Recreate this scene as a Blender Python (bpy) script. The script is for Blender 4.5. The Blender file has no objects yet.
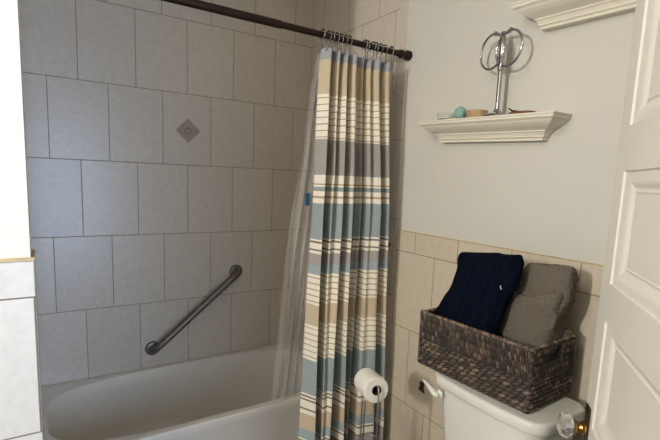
import bpy, bmesh, math, random
from mathutils import Vector, Matrix, noise
PI = math.pi
random.seed(7)
SC = bpy.context.scene
C = SC.collection

# ------------------------------------------------------------------ camera
cam_d = bpy.data.cameras.new('camera')
cam_d.sensor_width = 36.0
cam_d.lens = 446.085 / 660 * 36.0
cam_d.shift_y = 19.3 / 660
cam_d.clip_start = 0.02
cam = bpy.data.objects.new('camera', cam_d)
C.objects.link(cam)
R = [[0.8420018, 0.5380271, 0.0394945], [-0.5380336, 0.8321516, 0.1343264], [0.0394058, -0.1343524, 0.9901498]]
M = Matrix([[R[i][0], R[i][2], -R[i][1], 0] for i in range(3)] + [[0, 0, 0, 1]])
M.translation = Vector((0, 0, 1.41))
cam.matrix_world = M
SC.camera = cam

# ------------------------------------------------------------------ world, lights, exposure
world = bpy.data.worlds.new('world')
SC.world = world
world.use_nodes = True
world.node_tree.nodes['Background'].inputs[0].default_value = (0.62, 0.76, 1.0, 1)
world.node_tree.nodes['Background'].inputs[1].default_value = 1.0
SC.view_settings.view_transform = 'Standard'
SC.view_settings.look = 'None'
SC.view_settings.gamma = 1.0
SC.view_settings.use_curve_mapping = False
SC.view_settings.exposure = -0.02


def area(name, loc, target, sx, sy, power, col):
    d = bpy.data.lights.new(name, 'AREA')
    d.shape = 'RECTANGLE'
    d.size, d.size_y = sx, sy
    d.energy = power
    d.color = col
    o = bpy.data.objects.new(name, d)
    C.objects.link(o)
    o.location = loc
    o.rotation_euler = (Vector(target) - Vector(loc)).to_track_quat('-Z', 'Y').to_euler()
    return o


area('vanity_lamp_light', (-2.12, 0.25, 1.93), (1.3, 1.15, 1.35), 0.10, 0.34, 48.0, (1.0, 0.965, 0.92))
area('hall_window_daylight', (0.35, -1.56, 1.05), (0.25, 2.0, 1.05), 0.9, 1.7, 62.0, (0.50, 0.68, 1.0))
area('ceiling_lamp_light', (-0.95, 0.40, 2.58), (-0.3, 0.75, 0), 0.28, 0.28, 11.0, (1.0, 0.93, 0.83))

# ------------------------------------------------------------------ materials


def node_mat(name):
    m = bpy.data.materials.new(name)
    m.use_nodes = True
    nt = m.node_tree
    return m, nt, nt.nodes['Principled BSDF']


def lin(c):
    return tuple(((v / 255) / 12.92 if v / 255 <= 0.04045 else ((v / 255 + 0.055) / 1.055) ** 2.4) for v in c) + (1,)


def basic(name, col, rough=0.5, metal=0.0, var=0.06, nscale=12.0, bump=0.0, bscale=80.0, coat=0.0, spec=0.5, trans=0.0, ior=1.45):
    m, nt, b = node_mat(name)
    N, L = nt.nodes, nt.links
    tc = N.new('ShaderNodeTexCoord')
    nz = N.new('ShaderNodeTexNoise')
    nz.inputs['Scale'].default_value = nscale
    nz.inputs['Detail'].default_value = 3
    L.new(tc.outputs['Object'], nz.inputs['Vector'])
    cr = N.new('ShaderNodeValToRGB')
    c = lin(col)
    cr.color_ramp.elements[0].position = 0.3
    cr.color_ramp.elements[1].position = 0.7
    cr.color_ramp.elements[0].color = tuple(v * (1 - var) for v in c[:3]) + (1,)
    cr.color_ramp.elements[1].color = tuple(min(1, v * (1 + var)) for v in c[:3]) + (1,)
    L.new(nz.outputs[0], cr.inputs[0])
    L.new(cr.outputs[0], b.inputs['Base Color'])
    b.inputs['Roughness'].default_value = rough
    b.inputs['Metallic'].default_value = metal
    b.inputs['Coat Weight'].default_value = coat
    b.inputs['Specular IOR Level'].default_value = spec
    b.inputs['Transmission Weight'].default_value = trans
    b.inputs['IOR'].default_value = ior
    if bump:
        n2 = N.new('ShaderNodeTexNoise')
        n2.inputs['Scale'].default_value = bscale
        n2.inputs['Detail'].default_value = 4
        L.new(tc.outputs['Object'], n2.inputs['Vector'])
        bp = N.new('ShaderNodeBump')
        bp.inputs['Strength'].default_value = bump
        bp.inputs['Distance'].default_value = 0.003
        L.new(n2.outputs[0], bp.inputs['Height'])
        L.new(bp.outputs[0], b.inputs['Normal'])
    return m


TW, TH = 0.24503, 0.35964


def tile_mat(name, axis, u0, v0, W, H, c1=(214, 204, 190), c2=(204, 194, 180), grout=(166, 150, 130), rough=0.30):
    """running-bond wall tiles; u0 = a joint of the odd course, v0 = a course line"""
    m, nt, b = node_mat(name)
    N, L = nt.nodes, nt.links
    tc = N.new('ShaderNodeTexCoord')
    sp = N.new('ShaderNodeSeparateXYZ')
    L.new(tc.outputs['Object'], sp.inputs[0])
    a1 = N.new('ShaderNodeMath'); a1.operation = 'ADD'; a1.inputs[1].default_value = -u0 + 20 * W
    a2 = N.new('ShaderNodeMath'); a2.operation = 'ADD'; a2.inputs[1].default_value = -v0 + 10 * H
    L.new(sp.outputs[axis], a1.inputs[0])
    L.new(sp.outputs[2], a2.inputs[0])
    cb = N.new('ShaderNodeCombineXYZ')
    L.new(a1.outputs[0], cb.inputs[0]); L.new(a2.outputs[0], cb.inputs[1])
    br = N.new('ShaderNodeTexBrick')
    br.offset = 0.5; br.offset_frequency = 2; br.squash = 1.0
    br.inputs['Scale'].default_value = 1.0
    br.inputs['Brick Width'].default_value = W
    br.inputs['Row Height'].default_value = H
    br.inputs['Mortar Size'].default_value = 0.0022
    br.inputs['Mortar Smooth'].default_value = 0.25
    br.inputs['Bias'].default_value = 0.0
    br.inputs['Color1'].default_value = lin(c1)
    br.inputs['Color2'].default_value = lin(tuple(0.5 * (x + y) for x, y in zip(c1, c2)))
    br.inputs['Mortar'].default_value = lin(grout)
    L.new(cb.outputs[0], br.inputs['Vector'])
    n1 = N.new('ShaderNodeTexNoise'); n1.inputs['Scale'].default_value = 38; n1.inputs['Detail'].default_value = 6
    n1.inputs['Roughness'].default_value = 0.65
    L.new(tc.outputs['Object'], n1.inputs['Vector'])
    r1 = N.new('ShaderNodeValToRGB')
    r1.color_ramp.elements[0].position = 0.36; r1.color_ramp.elements[1].position = 0.64
    r1.color_ramp.elements[0].color = (0.93, 0.925, 0.915, 1); r1.color_ramp.elements[1].color = (1.02, 1.02, 1.02, 1)
    L.new(n1.outputs[0], r1.inputs[0])
    mx = N.new('ShaderNodeMixRGB'); mx.blend_type = 'MULTIPLY'; mx.inputs[0].default_value = 1.0
    L.new(br.outputs['Color'], mx.inputs[1]); L.new(r1.outputs[0], mx.inputs[2])
    L.new(mx.outputs[0], b.inputs['Base Color'])
    rr = N.new('ShaderNodeMapRange'); rr.inputs[3].default_value = rough; rr.inputs[4].default_value = 0.9
    L.new(br.outputs['Fac'], rr.inputs[0]); L.new(rr.outputs[0], b.inputs['Roughness'])
    iv = N.new('ShaderNodeMath'); iv.operation = 'SUBTRACT'; iv.inputs[0].default_value = 1.0
    L.new(br.outputs['Fac'], iv.inputs[1])
    n2 = N.new('ShaderNodeTexNoise'); n2.inputs['Scale'].default_value = 35; n2.inputs['Detail'].default_value = 3
    L.new(tc.outputs['Object'], n2.inputs['Vector'])
    ad = N.new('ShaderNodeMath'); ad.operation = 'MULTIPLY_ADD'; ad.inputs[1].default_value = 0.22
    L.new(n2.outputs[0], ad.inputs[0]); L.new(iv.outputs[0], ad.inputs[2])
    bp = N.new('ShaderNodeBump'); bp.inputs['Strength'].default_value = 0.5; bp.inputs['Distance'].default_value = 0.002
    L.new(ad.outputs[0], bp.inputs['Height']); L.new(bp.outputs[0], b.inputs['Normal'])
    return m


X0, ZL2 = 0.03279, 2.1710 - TH  # back wall joint origin and second course line
M_TILE_BACK = tile_mat('tile_back', 0, X0, ZL2, TW, TH)
M_TILE_SIDE = tile_mat('tile_side', 1, 1.770, ZL2, 0.25, TH)
M_TILE_TRIM = tile_mat('tile_trim', 1, 1.5, 1.955, 40.0, TH)
M_WAINSCOT = tile_mat('tile_wainscot', 1, 1.308, 1.097, 0.2403, 0.3510, (212, 200, 180), (204, 192, 171), (158, 140, 116))
M_WAINSCOT_X = tile_mat('tile_wainscot_wing', 0, -0.027, 1.097, 0.2403, 0.3510, (212, 206, 196), (202, 195, 183), (120, 108, 96))
M_PAINT = basic('wall_paint', (210, 207, 197), 0.6, var=0.012, nscale=3, bump=0.25, bscale=120)
M_WHITE_PAINT = basic('white_paint', (216, 211, 200), 0.5, var=0.01, nscale=3, bump=0.2, bscale=120)
M_CEIL = basic('ceiling_paint', (228, 226, 220), 0.8, var=0.01)
M_FLOOR = tile_mat('floor_tile', 0, 0, 0, 0.3, 0.3, (150, 140, 125), (140, 130, 116), (100, 92, 82))
M_CAULK = basic('caulk', (190, 168, 128), 0.6, var=0.15, nscale=30)
M_DOOR = basic('door_paint', (222, 217, 206), 0.42, var=0.015, nscale=5, bump=0.25, bscale=45)
M_SHELF = basic('shelf_paint', (228, 222, 204), 0.45, var=0.015, nscale=5)
M_PORC = basic('porcelain', (226, 220, 210), 0.16, var=0.01, nscale=4, coat=0.5)
M_TOILET = basic('toilet_porcelain', (212, 211, 203), 0.2, var=0.01, nscale=4, coat=0.4)
M_BRONZE = basic('dark_bronze', (52, 40, 34), 0.36, metal=0.7, var=0.12)
M_PEWTER = basic('brushed_pewter', (120, 113, 107), 0.42, metal=0.75, var=0.06, nscale=30)
M_CHROME = basic('chrome', (188, 190, 194), 0.12, metal=1.0, var=0.02)
M_BRASS = basic('aged_brass', (186, 148, 84), 0.28, metal=1.0, var=0.12, nscale=40)
M_DARK_BRASS = basic('dark_brass', (74, 56, 36), 0.45, metal=0.8, var=0.25, nscale=50)
M_PAPER = basic('toilet_paper', (232, 228, 218), 0.95, var=0.02, nscale=40, bump=0.4, bscale=200, spec=0.1)
M_CARD = basic('cardboard', (70, 50, 34), 0.9)
M_RUST = basic('rusty_metal', (62, 58, 44), 0.75, metal=0.3, var=0.4, nscale=120, bump=0.6, bscale=300)
M_TEAL = basic('teal_bath_ball', (136, 176, 166), 0.75, var=0.12, nscale=60, bump=0.5, bscale=200)
M_WOODCUP = basic('tan_wood', (190, 160, 118), 0.5, var=0.15, nscale=30)
M_BROWN = basic('red_brown', (122, 74, 48), 0.45, var=0.3, nscale=60)
M_BLACK = basic('black_rubber', (22, 22, 22), 0.5)
M_BLUE = basic('blue_plastic', (52, 108, 150), 0.5)


def glass_mat(name, col, rough):
    m, nt, b = node_mat(name)
    b.inputs['Base Color'].default_value = col
    b.inputs['Roughness'].default_value = rough
    b.inputs['Transmission Weight'].default_value = 0.92
    b.inputs['IOR'].default_value = 1.48
    return m


M_GLASS = glass_mat('clear_glass', (0.97, 0.98, 0.97, 1), 0.03)
M_PANE = glass_mat('window_glass', (1, 1, 1, 1), 0.0)


def liner_mat():
    m, nt, b = node_mat('clear_vinyl')
    N, L = nt.nodes, nt.links
    b.inputs['Base Color'].default_value = (0.86, 0.85, 0.81, 1)
    b.inputs['Roughness'].default_value = 0.12
    tc = N.new('ShaderNodeTexCoord')
    mp = N.new('ShaderNodeMapping'); mp.inputs['Scale'].default_value = (26, 26, 3)
    L.new(tc.outputs['Object'], mp.inputs[0])
    nz = N.new('ShaderNodeTexNoise'); nz.inputs['Scale'].default_value = 1.0; nz.inputs['Detail'].default_value = 5
    L.new(mp.outputs[0], nz.inputs['Vector'])
    bp = N.new('ShaderNodeBump'); bp.inputs['Strength'].default_value = 0.6; bp.inputs['Distance'].default_value = 0.006
    L.new(nz.outputs[0], bp.inputs['Height']); L.new(bp.outputs[0], b.inputs['Normal'])
    tr = N.new('ShaderNodeBsdfTransparent')
    lw = N.new('ShaderNodeLayerWeight'); lw.inputs[0].default_value = 0.45
    mr = N.new('ShaderNodeMapRange'); mr.inputs[3].default_value = 0.13; mr.inputs[4].default_value = 0.85
    L.new(lw.outputs['Facing'], mr.inputs[0])
    mix = N.new('ShaderNodeMixShader')
    L.new(mr.outputs[0], mix.inputs[0]); L.new(tr.outputs[0], mix.inputs[1]); L.new(b.outputs[0], mix.inputs[2])
    L.new(mix.outputs[0], N['Material Output'].inputs['Surface'])
    return m


M_LINER = liner_mat()


def curtain_mat():
    """woven stripes laid along the cloth's own length (UV v = height in metres)"""
    GB = (160, 162, 168); BE = (200, 183, 157); CR = (236, 230, 214); BR = (182, 160, 128)
    GR = (164, 158, 154); TE = (150, 162, 162); SL = (152, 164, 165); DK = (134, 122, 112); BL = (158, 170, 175)
    bands = [(9, GB), (1.855, BE)]

    def striped(z1, z0, pitch, lw=0.0045):
        bands.append((z1, CR))
        z = z1 - 0.012
        while z > z0 + 0.01:
            bands.append((z, BR)); bands.append((z - lw, CR))
            z -= pitch
    striped(1.730, 1.561, 0.0245)
    bands += [(1.561, GR), (1.430, TE), (1.424, CR), (1.390, BR), (1.383, CR), (1.376, TE), (1.360, CR), (1.340, BR), (1.332, CR),
              (1.312, SL), (1.167, CR), (1.160, DK), (1.152, CR), (1.128, DK), (1.120, CR), (1.110, GR), (1.062, BL), (1.025, CR)]
    bands.pop()
    striped(1.025, 0.900, 0.0245)
    bands.append((0.900, BE))
    striped(0.812, 0.665, 0.0245)
    bands += [(0.662, SL), (0.512, CR), (0.504, DK), (0.496, CR), (0.488, DK), (0.480, CR), (0.446, DK), (0.438, CR), (0.420, BE), (0.352, BL),
              (0.309, CR), (0.300, DK), (0.292, CR), (0.262, DK), (0.254, GR), (0.20, SL)]
    bands.sort(key=lambda t: -t[0])
    asc = bands[::-1]                              # ascending: colour holds below each z
    m, nt, b = node_mat('striped_fabric')
    N, L = nt.nodes, nt.links
    uv = N.new('ShaderNodeUVMap'); uv.uv_map = 'UVMap'
    sp = N.new('ShaderNodeSeparateXYZ'); L.new(uv.outputs[0], sp.inputs[0])
    # asc[i]=(top_i,col): colour col applies for z in (top_{i-1}, top_i]
    starts = [0.0] + [a[0] for a in asc[:-1]]
    segs = [(s, a[1]) for s, a in zip(starts, asc)]
    prev = None
    k = 0
    CH = 14
    while k < len(segs):
        chunk = segs[k:k + CH]
        z0 = chunk[0][0]
        z1 = segs[k + CH][0] if k + CH < len(segs) else chunk[-1][0] + 0.1
        mr_ = N.new('ShaderNodeMapRange')
        mr_.inputs[1].default_value = z0; mr_.inputs[2].default_value = z1
        L.new(sp.outputs[1], mr_.inputs[0])
        cr = N.new('ShaderNodeValToRGB'); cr.color_ramp.interpolation = 'CONSTANT'
        els = cr.color_ramp.elements
        f = lambda z: (z - z0) / (z1 - z0)
        els[0].position = 0.0; els[0].color = lin(chunk[0][1])
        els[1].position = f(chunk[1][0]); els[1].color = lin(chunk[1][1])
        for s_, c in chunk[2:]:
            e_ = els.new(f(s_)); e_.color = lin(c)
        L.new(mr_.outputs[0], cr.inputs[0])
        if prev is None:
            prev = cr.outputs[0]
        else:
            gt = N.new('ShaderNodeMath'); gt.operation = 'GREATER_THAN'; gt.inputs[1].default_value = z0
            L.new(sp.outputs[1], gt.inputs[0])
            mx = N.new('ShaderNodeMixRGB'); L.new(gt.outputs[0], mx.inputs[0]); L.new(prev, mx.inputs[1]); L.new(cr.outputs[0], mx.inputs[2])
            prev = mx.outputs[0]
        k += CH
    tc = N.new('ShaderNodeTexCoord')
    nz = N.new('ShaderNodeTexNoise'); nz.inputs['Scale'].default_value = 220; nz.inputs['Detail'].default_value = 2
    L.new(tc.outputs['Object'], nz.inputs['Vector'])
    r = N.new('ShaderNodeValToRGB'); r.color_ramp.elements[0].color = (0.86, 0.86, 0.86, 1); r.color_ramp.elements[1].color = (1.1, 1.1, 1.1, 1)
    L.new(nz.outputs[0], r.inputs[0])
    mu = N.new('ShaderNodeMixRGB'); mu.blend_type = 'MULTIPLY'; mu.inputs[0].default_value = 1
    L.new(prev, mu.inputs[1]); L.new(r.outputs[0], mu.inputs[2]); L.new(mu.outputs[0], b.inputs['Base Color'])
    b.inputs['Roughness'].default_value = 0.9
    b.inputs['Specular IOR Level'].default_value = 0.15
    return m


def knit_mat(name, col, scale, strength, dirz=True, var=0.2):
    m, nt, b = node_mat(name)
    N, L = nt.nodes, nt.links
    uv = N.new('ShaderNodeUVMap'); uv.uv_map = 'UVMap'
    wv = N.new('ShaderNodeTexWave'); wv.bands_direction = 'Y' if dirz else 'X'
    wv.inputs['Scale'].default_value = scale; wv.inputs['Distortion'].default_value = 1.6; wv.inputs['Detail'].default_value = 1
    wv.inputs['Detail Scale'].default_value = 6
    L.new(uv.outputs[0], wv.inputs[0])
    vo = N.new('ShaderNodeTexVoronoi'); vo.inputs['Scale'].default_value = 260
    L.new(uv.outputs[0], vo.inputs['Vector'])
    ad = N.new('ShaderNodeMath'); ad.operation = 'MULTIPLY_ADD'; ad.inputs[1].default_value = 0.5
    L.new(vo.outputs[0], ad.inputs[0]); L.new(wv.outputs[1], ad.inputs[2])
    bp = N.new('ShaderNodeBump'); bp.inputs['Strength'].default_value = strength; bp.inputs['Distance'].default_value = 0.004
    L.new(ad.outputs[0], bp.inputs['Height']); L.new(bp.outputs[0], b.inputs['Normal'])
    cr = N.new('ShaderNodeValToRGB'); c = lin(col)
    cr.color_ramp.elements[0].color = tuple(v * (1 - var) for v in c[:3]) + (1,)
    cr.color_ramp.elements[1].color = tuple(v * (1 + var) for v in c[:3]) + (1,)
    L.new(wv.outputs[1], cr.inputs[0]); L.new(cr.outputs[0], b.inputs['Base Color'])
    b.inputs['Roughness'].default_value = 0.95
    b.inputs['Specular IOR Level'].default_value = 0.08
    return m


def wicker_mat():
    m, nt, b = node_mat('wicker')
    N, L = nt.nodes, nt.links
    at = N.new('ShaderNodeAttribute'); at.attribute_name = 'strand'
    nz = N.new('ShaderNodeTexNoise'); nz.inputs['Scale'].default_value = 90; nz.inputs['Detail'].default_value = 3
    tc = N.new('ShaderNodeTexCoord'); L.new(tc.outputs['Object'], nz.inputs['Vector'])
    ad = N.new('ShaderNodeMath'); ad.operation = 'MULTIPLY_ADD'; ad.inputs[1].default_value = 0.5
    sp = N.new('ShaderNodeSeparateColor'); L.new(at.outputs['Color'], sp.inputs[0])
    L.new(nz.outputs[0], ad.inputs[0]); L.new(sp.outputs[0], ad.inputs[2])
    cr = N.new('ShaderNodeValToRGB')
    e = cr.color_ramp.elements
    e[0].position = 0.3; e[0].color = lin((50, 43, 38))
    e[1].position = 1.15 if False else 1.0; e[1].color = lin((178, 146, 112))
    x = e.new(0.52); x.color = lin((86, 74, 64))
    x = e.new(0.75); x.color = lin((128, 108, 90))
    L.new(ad.outputs[0], cr.inputs[0]); L.new(cr.outputs[0], b.inputs['Base Color'])
    b.inputs['Roughness'].default_value = 0.6
    return m


# ------------------------------------------------------------------ mesh helpers
def obj(name, bm, mat, parent=None, smooth=True, bevel=0.0, sharp=40):
    me = bpy.data.meshes.new(name)
    bmesh.ops.recalc_face_normals(bm, faces=bm.faces)
    bm.to_mesh(me)
    bm.free()
    me.materials.append(mat)
    if smooth:
        me.polygons.foreach_set('use_smooth', [True] * len(me.polygons))
        me.set_sharp_from_angle(angle=math.radians(sharp))
    o = bpy.data.objects.new(name, me)
    C.objects.link(o)
    if parent:
        o.parent = parent
    if bevel:
        md = o.modifiers.new('bevel', 'BEVEL'); md.width = bevel; md.segments = 3; md.limit_method = 'ANGLE'
    return o


def thing(name, label, cat, loc=(0, 0, 0), rotz=0.0, group=None):
    o = bpy.data.objects.new(name, None)
    C.objects.link(o)
    o.location = loc
    o.rotation_euler = (0, 0, rotz)
    o['label'] = label
    o['category'] = cat
    if group:
        o['group'] = group
    return o


def tag(o, label, cat, group=None):
    o['label'] = label
    o['category'] = cat
    if group:
        o['group'] = group
    return o


def struct(name, bm, mat, parent=None, **k):
    o = obj(name, bm, mat, parent, **k)
    if parent is None:
        o['kind'] = 'structure'
    return o


def box(bm, x0, x1, y0, y1, z0, z1):
    vs = [bm.verts.new((x, y, z)) for z in (z0, z1) for x, y in ((x0, y0), (x1, y0), (x1, y1), (x0, y1))]
    for f in ((0, 3, 2, 1), (4, 5, 6, 7), (0, 1, 5, 4), (1, 2, 6, 5), (2, 3, 7, 6), (3, 0, 4, 7)):
        bm.faces.new([vs[i] for i in f])
    return vs


def loft(bm, rings, cap0=True, cap1=True, closed=True):
    V = [[bm.verts.new(p) for p in r] for r in rings]
    n = len(V[0])
    for a, b in zip(V[:-1], V[1:]):
        for i in range(n if closed else n - 1):
            j = (i + 1) % n
            bm.faces.new((a[i], a[j], b[j], b[i]))
    if cap0:
        bm.faces.new(V[0][::-1])
    if cap1:
        bm.faces.new(V[-1])
    return V


def lathe(bm, prof, n=32, mtx=None):
    mtx = mtx or Matrix()
    rings = []
    for r, z in prof:
        rings.append([mtx @ Vector((max(r, 1e-5) * math.cos(2 * PI * i / n), max(r, 1e-5) * math.sin(2 * PI * i / n), z)) for i in range(n)])
    return loft(bm, rings)


def align(loc, d):
    return Matrix.Translation(loc) @ Vector(d).normalized().to_track_quat('Z', 'Y').to_matrix().to_4x4()


def tube(bm, pts, r, n=10, closed=False, cap=True):
    pts = [Vector(p) for p in pts]
    m = len(pts)
    rad = r if callable(r) else (lambda t: r)
    T = []
    for i in range(m):
        a = pts[(i - 1) % m] if closed or i > 0 else pts[i]
        b = pts[(i + 1) % m] if closed or i < m - 1 else pts[i]
        T.append((b - a).normalized())
    up = Vector((0, 0, 1)) if abs(T[0].z) < 0.9 else Vector((1, 0, 0))
    nrm = (up - T[0] * up.dot(T[0])).normalized()
    rings = []
    for i in range(m):
        nrm = (nrm - T[i] * nrm.dot(T[i])).normalized()
        bi = T[i].cross(nrm)
        rr = rad(i / (m - 1))
        rings.append([pts[i] + (nrm * math.cos(2 * PI * k / n) + bi * math.sin(2 * PI * k / n)) * rr for k in range(n)])
    if closed:
        V = [[bm.verts.new(p) for p in rg] for rg in rings]
        for i in range(m):
            a, b = V[i], V[(i + 1) % m]
            for k in range(n):
                bm.faces.new((a[k], a[(k + 1) % n], b[(k + 1) % n], b[k]))
    else:
        loft(bm, rings, cap, cap)


def catmull(P, n):
    """smooth curve through P (tuples), n samples per span"""
    P = [Vector(p) for p in P]
    Q = [P[0] * 2 - P[1]] + P + [P[-1] * 2 - P[-2]]
    out = []
    for i in range(1, len(Q) - 2):
        for k in range(n):
            t = k / n
            a, b, c, d = Q[i - 1], Q[i], Q[i + 1], Q[i + 2]
            out.append(0.5 * ((2 * b) + (c - a) * t + (2 * a - 5 * b + 4 * c - d) * t * t + (3 * b - a - 3 * c + d) * t ** 3))
    out.append(P[-1])
    return out


def interp(x, xs, ys):
    if x <= xs[0]:
        return ys[0]
    for i in range(1, len(xs)):
        if x <= xs[i]:
            t = (x - xs[i - 1]) / (xs[i] - xs[i - 1])
            return ys[i - 1] * (1 - t) + ys[i] * t
    return ys[-1]


# ------------------------------------------------------------------ the room
XR, YB = 1.3702, 2.4
CEIL = 2.62
DB = {}
bm = bmesh.new(); box(bm, -0.4, XR + 0.12, YB, YB + 0.12, 0, CEIL); struct('wall_back', bm, M_TILE_BACK, smooth=False)
bm = bmesh.new(); box(bm, XR + 0.004, XR + 0.12, -0.12, YB, 0, CEIL); struct('wall_right', bm, M_PAINT, smooth=False)
# tiled end of the tub alcove, standing a little proud of the painted wall
bm = bmesh.new(); box(bm, XR, XR + 0.02, 1.618, YB, 0, CEIL); struct('wall_right_alcove_tile', bm, M_TILE_SIDE, smooth=False)
bm = bmesh.new(); box(bm, XR - 0.002, XR + 0.02, 1.556, 1.6175, 0, CEIL); struct('wall_right_edge_tile', bm, M_TILE_TRIM, bevel=0.004)
bm = bmesh.new(); box(bm, XR, XR + 0.02, -0.12, 1.556, 0, 1.187); struct('wall_right_wainscot', bm, M_WAINSCOT, smooth=False)
bm = bmesh.new(); box(bm, XR - 0.001, XR + 0.02, -0.12, 1.556, 1.187, 1.1915); struct('trim_1', bm, M_CAULK, smooth=False)
# wing wall at the tub's left end, with its own wainscot
bm = bmesh.new(); box(bm, -2.3, -0.031, 1.278, 1.40, 1.187, CEIL); struct('wall_wing', bm, M_WHITE_PAINT, smooth=False)
bm = bmesh.new(); box(bm, -2.3, -0.024, 1.27, 1.40, 0, 1.187); struct('wall_wing_wainscot', bm, M_WAINSCOT_X, bevel=0.003, sharp=30)
bm = bmesh.new(); box(bm, -2.3, -0.0235, 1.268, 1.40, 1.187, 1.194); struct('trim_2', bm, M_CAULK, smooth=False)
bm = bmesh.new(); box(bm, -1.3, -0.15, 1.40, YB, 0, CEIL); struct('wall_left_alcove', bm, tile_mat('tile_left', 1, 1.77, ZL2, 0.25, TH), smooth=False)
bm = bmesh.new(); box(bm, -2.42, -2.3, -0.12, 1.40, 0, CEIL); struct('wall_left', bm, M_WHITE_PAINT, smooth=False)
# front wall with the doorway the picture is taken from, and the hall behind it
bm = bmesh.new()
box(bm, -2.3, -0.45, -0.12, -0.03, 0, CEIL); box(bm, 0.47, XR + 0.004, -0.12, -0.03, 0, CEIL); box(bm, -0.45, 0.47, -0.12, -0.03, 2.06, CEIL)
struct('wall_front', bm, M_WHITE_PAINT, smooth=False)
bm = bmesh.new()
for xa, xb in ((-1.5, -0.12), (0.82, 1.5)):
    box(bm, xa, xb, -1.6, -1.5, 0, CEIL)
box(bm, -0.12, 0.82, -1.6, -1.5, 0, 0.18); box(bm, -0.12, 0.82, -1.6, -1.5, 1.92, CEIL)
struct('wall_hall', bm, M_WHITE_PAINT, smooth=False)
bm = bmesh.new()
box(bm, -1.5, -1.42, -1.5, -0.12, 0, CEIL); box(bm, 1.42, 1.5, -1.5, -0.12, 0, CEIL)
struct('wall_hall_side', bm, M_WHITE_PAINT, smooth=False)
bm = bmesh.new(); box(bm, -2.42, XR + 0.12, -1.6, YB + 0.12, -0.06, 0); struct('floor', bm, M_FLOOR, smooth=False)
bm = bmesh.new(); box(bm, -2.42, XR + 0.12, -1.6, YB + 0.12, CEIL, CEIL + 0.06); struct('ceiling', bm, M_CEIL, smooth=False)

# square inlay set into one back wall tile
inl = thing('tile_inlay', 'small taupe diamond shaped decorative inlay on the tub wall', 'tile inlay', (0.6485, YB, 1.628))
bm = bmesh.new()
vs = [(0.0, -0.0625), (0.0625, 0), (0.0, 0.0625), (-0.0625, 0)]
loft(bm, [[Vector((x, 0.004, z)) for x, z in vs], [Vector((x, -0.0018, z)) for x, z in vs], [Vector((x * 0.97, -0.0025, z * 0.97)) for x, z in vs]], False)
obj('inlay_tile', bm, basic('inlay', (172, 156, 140), 0.5, var=0.14, nscale=120, bump=0.8, bscale=160), inl, smooth=False)
bm = bmesh.new()
for s0, s1 in ((0.70, 0.76), (0.36, 0.42)):
    for k in range(4):
        a, b2 = vs[k], vs[(k + 1) % 4]
        loft(bm, [[Vector((a[0] * s, y, a[1] * s)) for s, y in ((s0, -0.002), (s0, -0.0042), (s1, -0.0042), (s1, -0.002))],
                  [Vector((b2[0] * s, y, b2[1] * s)) for s, y in ((s0, -0.002), (s0, -0.0042), (s1, -0.0042), (s1, -0.002))]])
for k in range(8):
    a = k * PI / 4
    lathe(bm, [(0.0001, 0), (0.006, 0.0), (0.004, 0.002), (0.0001, 0.0028)], 8, align((0.013 * math.cos(a), -0.002, 0.013 * math.sin(a)), (0, -1, 0)))
obj('relief_pattern', bm, basic('inlay_relief', (156, 140, 124), 0.5, var=0.1, nscale=100), inl, smooth=False)

# ------------------------------------------------------------------ bathtub


def superell(cx, cy, hx, hy, n, z, k=96):
    out = []
    for i in range(k):
        t = 2 * PI * i / k
        c, s = math.cos(t), math.sin(t)
        r = (abs(c) ** n + abs(s) ** n) ** (-1 / n)
        out.append(Vector((cx + hx * c * r, cy + hy * s * r, z)))
    return out


tub = thing('bathtub', 'white built-in bathtub against the tiled wall', 'bathtub', (0.61, 2.065, 0))
bm = bmesh.new()
ox, oy = 0.61, 2.065
OX, OY = 0.757, 0.333
cx, cy = 0.62 - ox, 2.070 - oy
rings = [superell(0, 0, OX, OY - 0.006, 60, 0.0), superell(0, 0, OX, OY - 0.006, 60, 0.30), superell(0, 0, OX, OY - 0.003, 60, 0.325),
         superell(0, 0, OX, OY, 60, 0.345), superell(0, 0, OX, OY, 60, 0.370), superell(0, 0, OX - 0.001, OY - 0.002, 60, 0.3755), superell(0, 0, OX - 0.003, OY - 0.006, 60, 0.379),
         superell(cx, cy, 0.650, 0.304, 3.5, 0.3795), superell(cx, cy, 0.646, 0.300, 3.4, 0.377), superell(cx, cy, 0.641, 0.296, 3.4, 0.369),
         superell(cx, cy, 0.630, 0.284, 3.4, 0.33), superell(cx + 0.01, cy, 0.60, 0.265, 3.4, 0.20), superell(cx + 0.02, cy, 0.575, 0.248, 3.4, 0.12),
         superell(cx + 0.03, cy, 0.54, 0.22, 3.3, 0.080), superell(cx + 0.04, cy, 0.47, 0.16, 3, 0.062), superell(cx + 0.05, cy, 0.2, 0.07, 2.5, 0.056)]
loft(bm, rings)
obj('tub_body', bm, M_PORC, tub, sharp=28)
bm = bmesh.new(); box(bm, -0.15, XR, 2.390, YB - 0.0005, 0.376, 0.382)
o = obj('caulk_bead', bm, basic('stained_caulk', (196, 186, 170), 0.7, var=0.25, nscale=25), None, bevel=0.003)
o.parent = tub; o.matrix_parent_inverse = Matrix.Translation(-Vector(tub.location))
bm = bmesh.new(); lathe(bm, [(0.0001, 0), (0.032, 0), (0.034, 0.002), (0.03, 0.005), (0.0001, 0.006)], 28, Matrix.Translation((0.5, 0, 0.057)))
obj('drain', bm, M_CHROME, tub)

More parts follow.
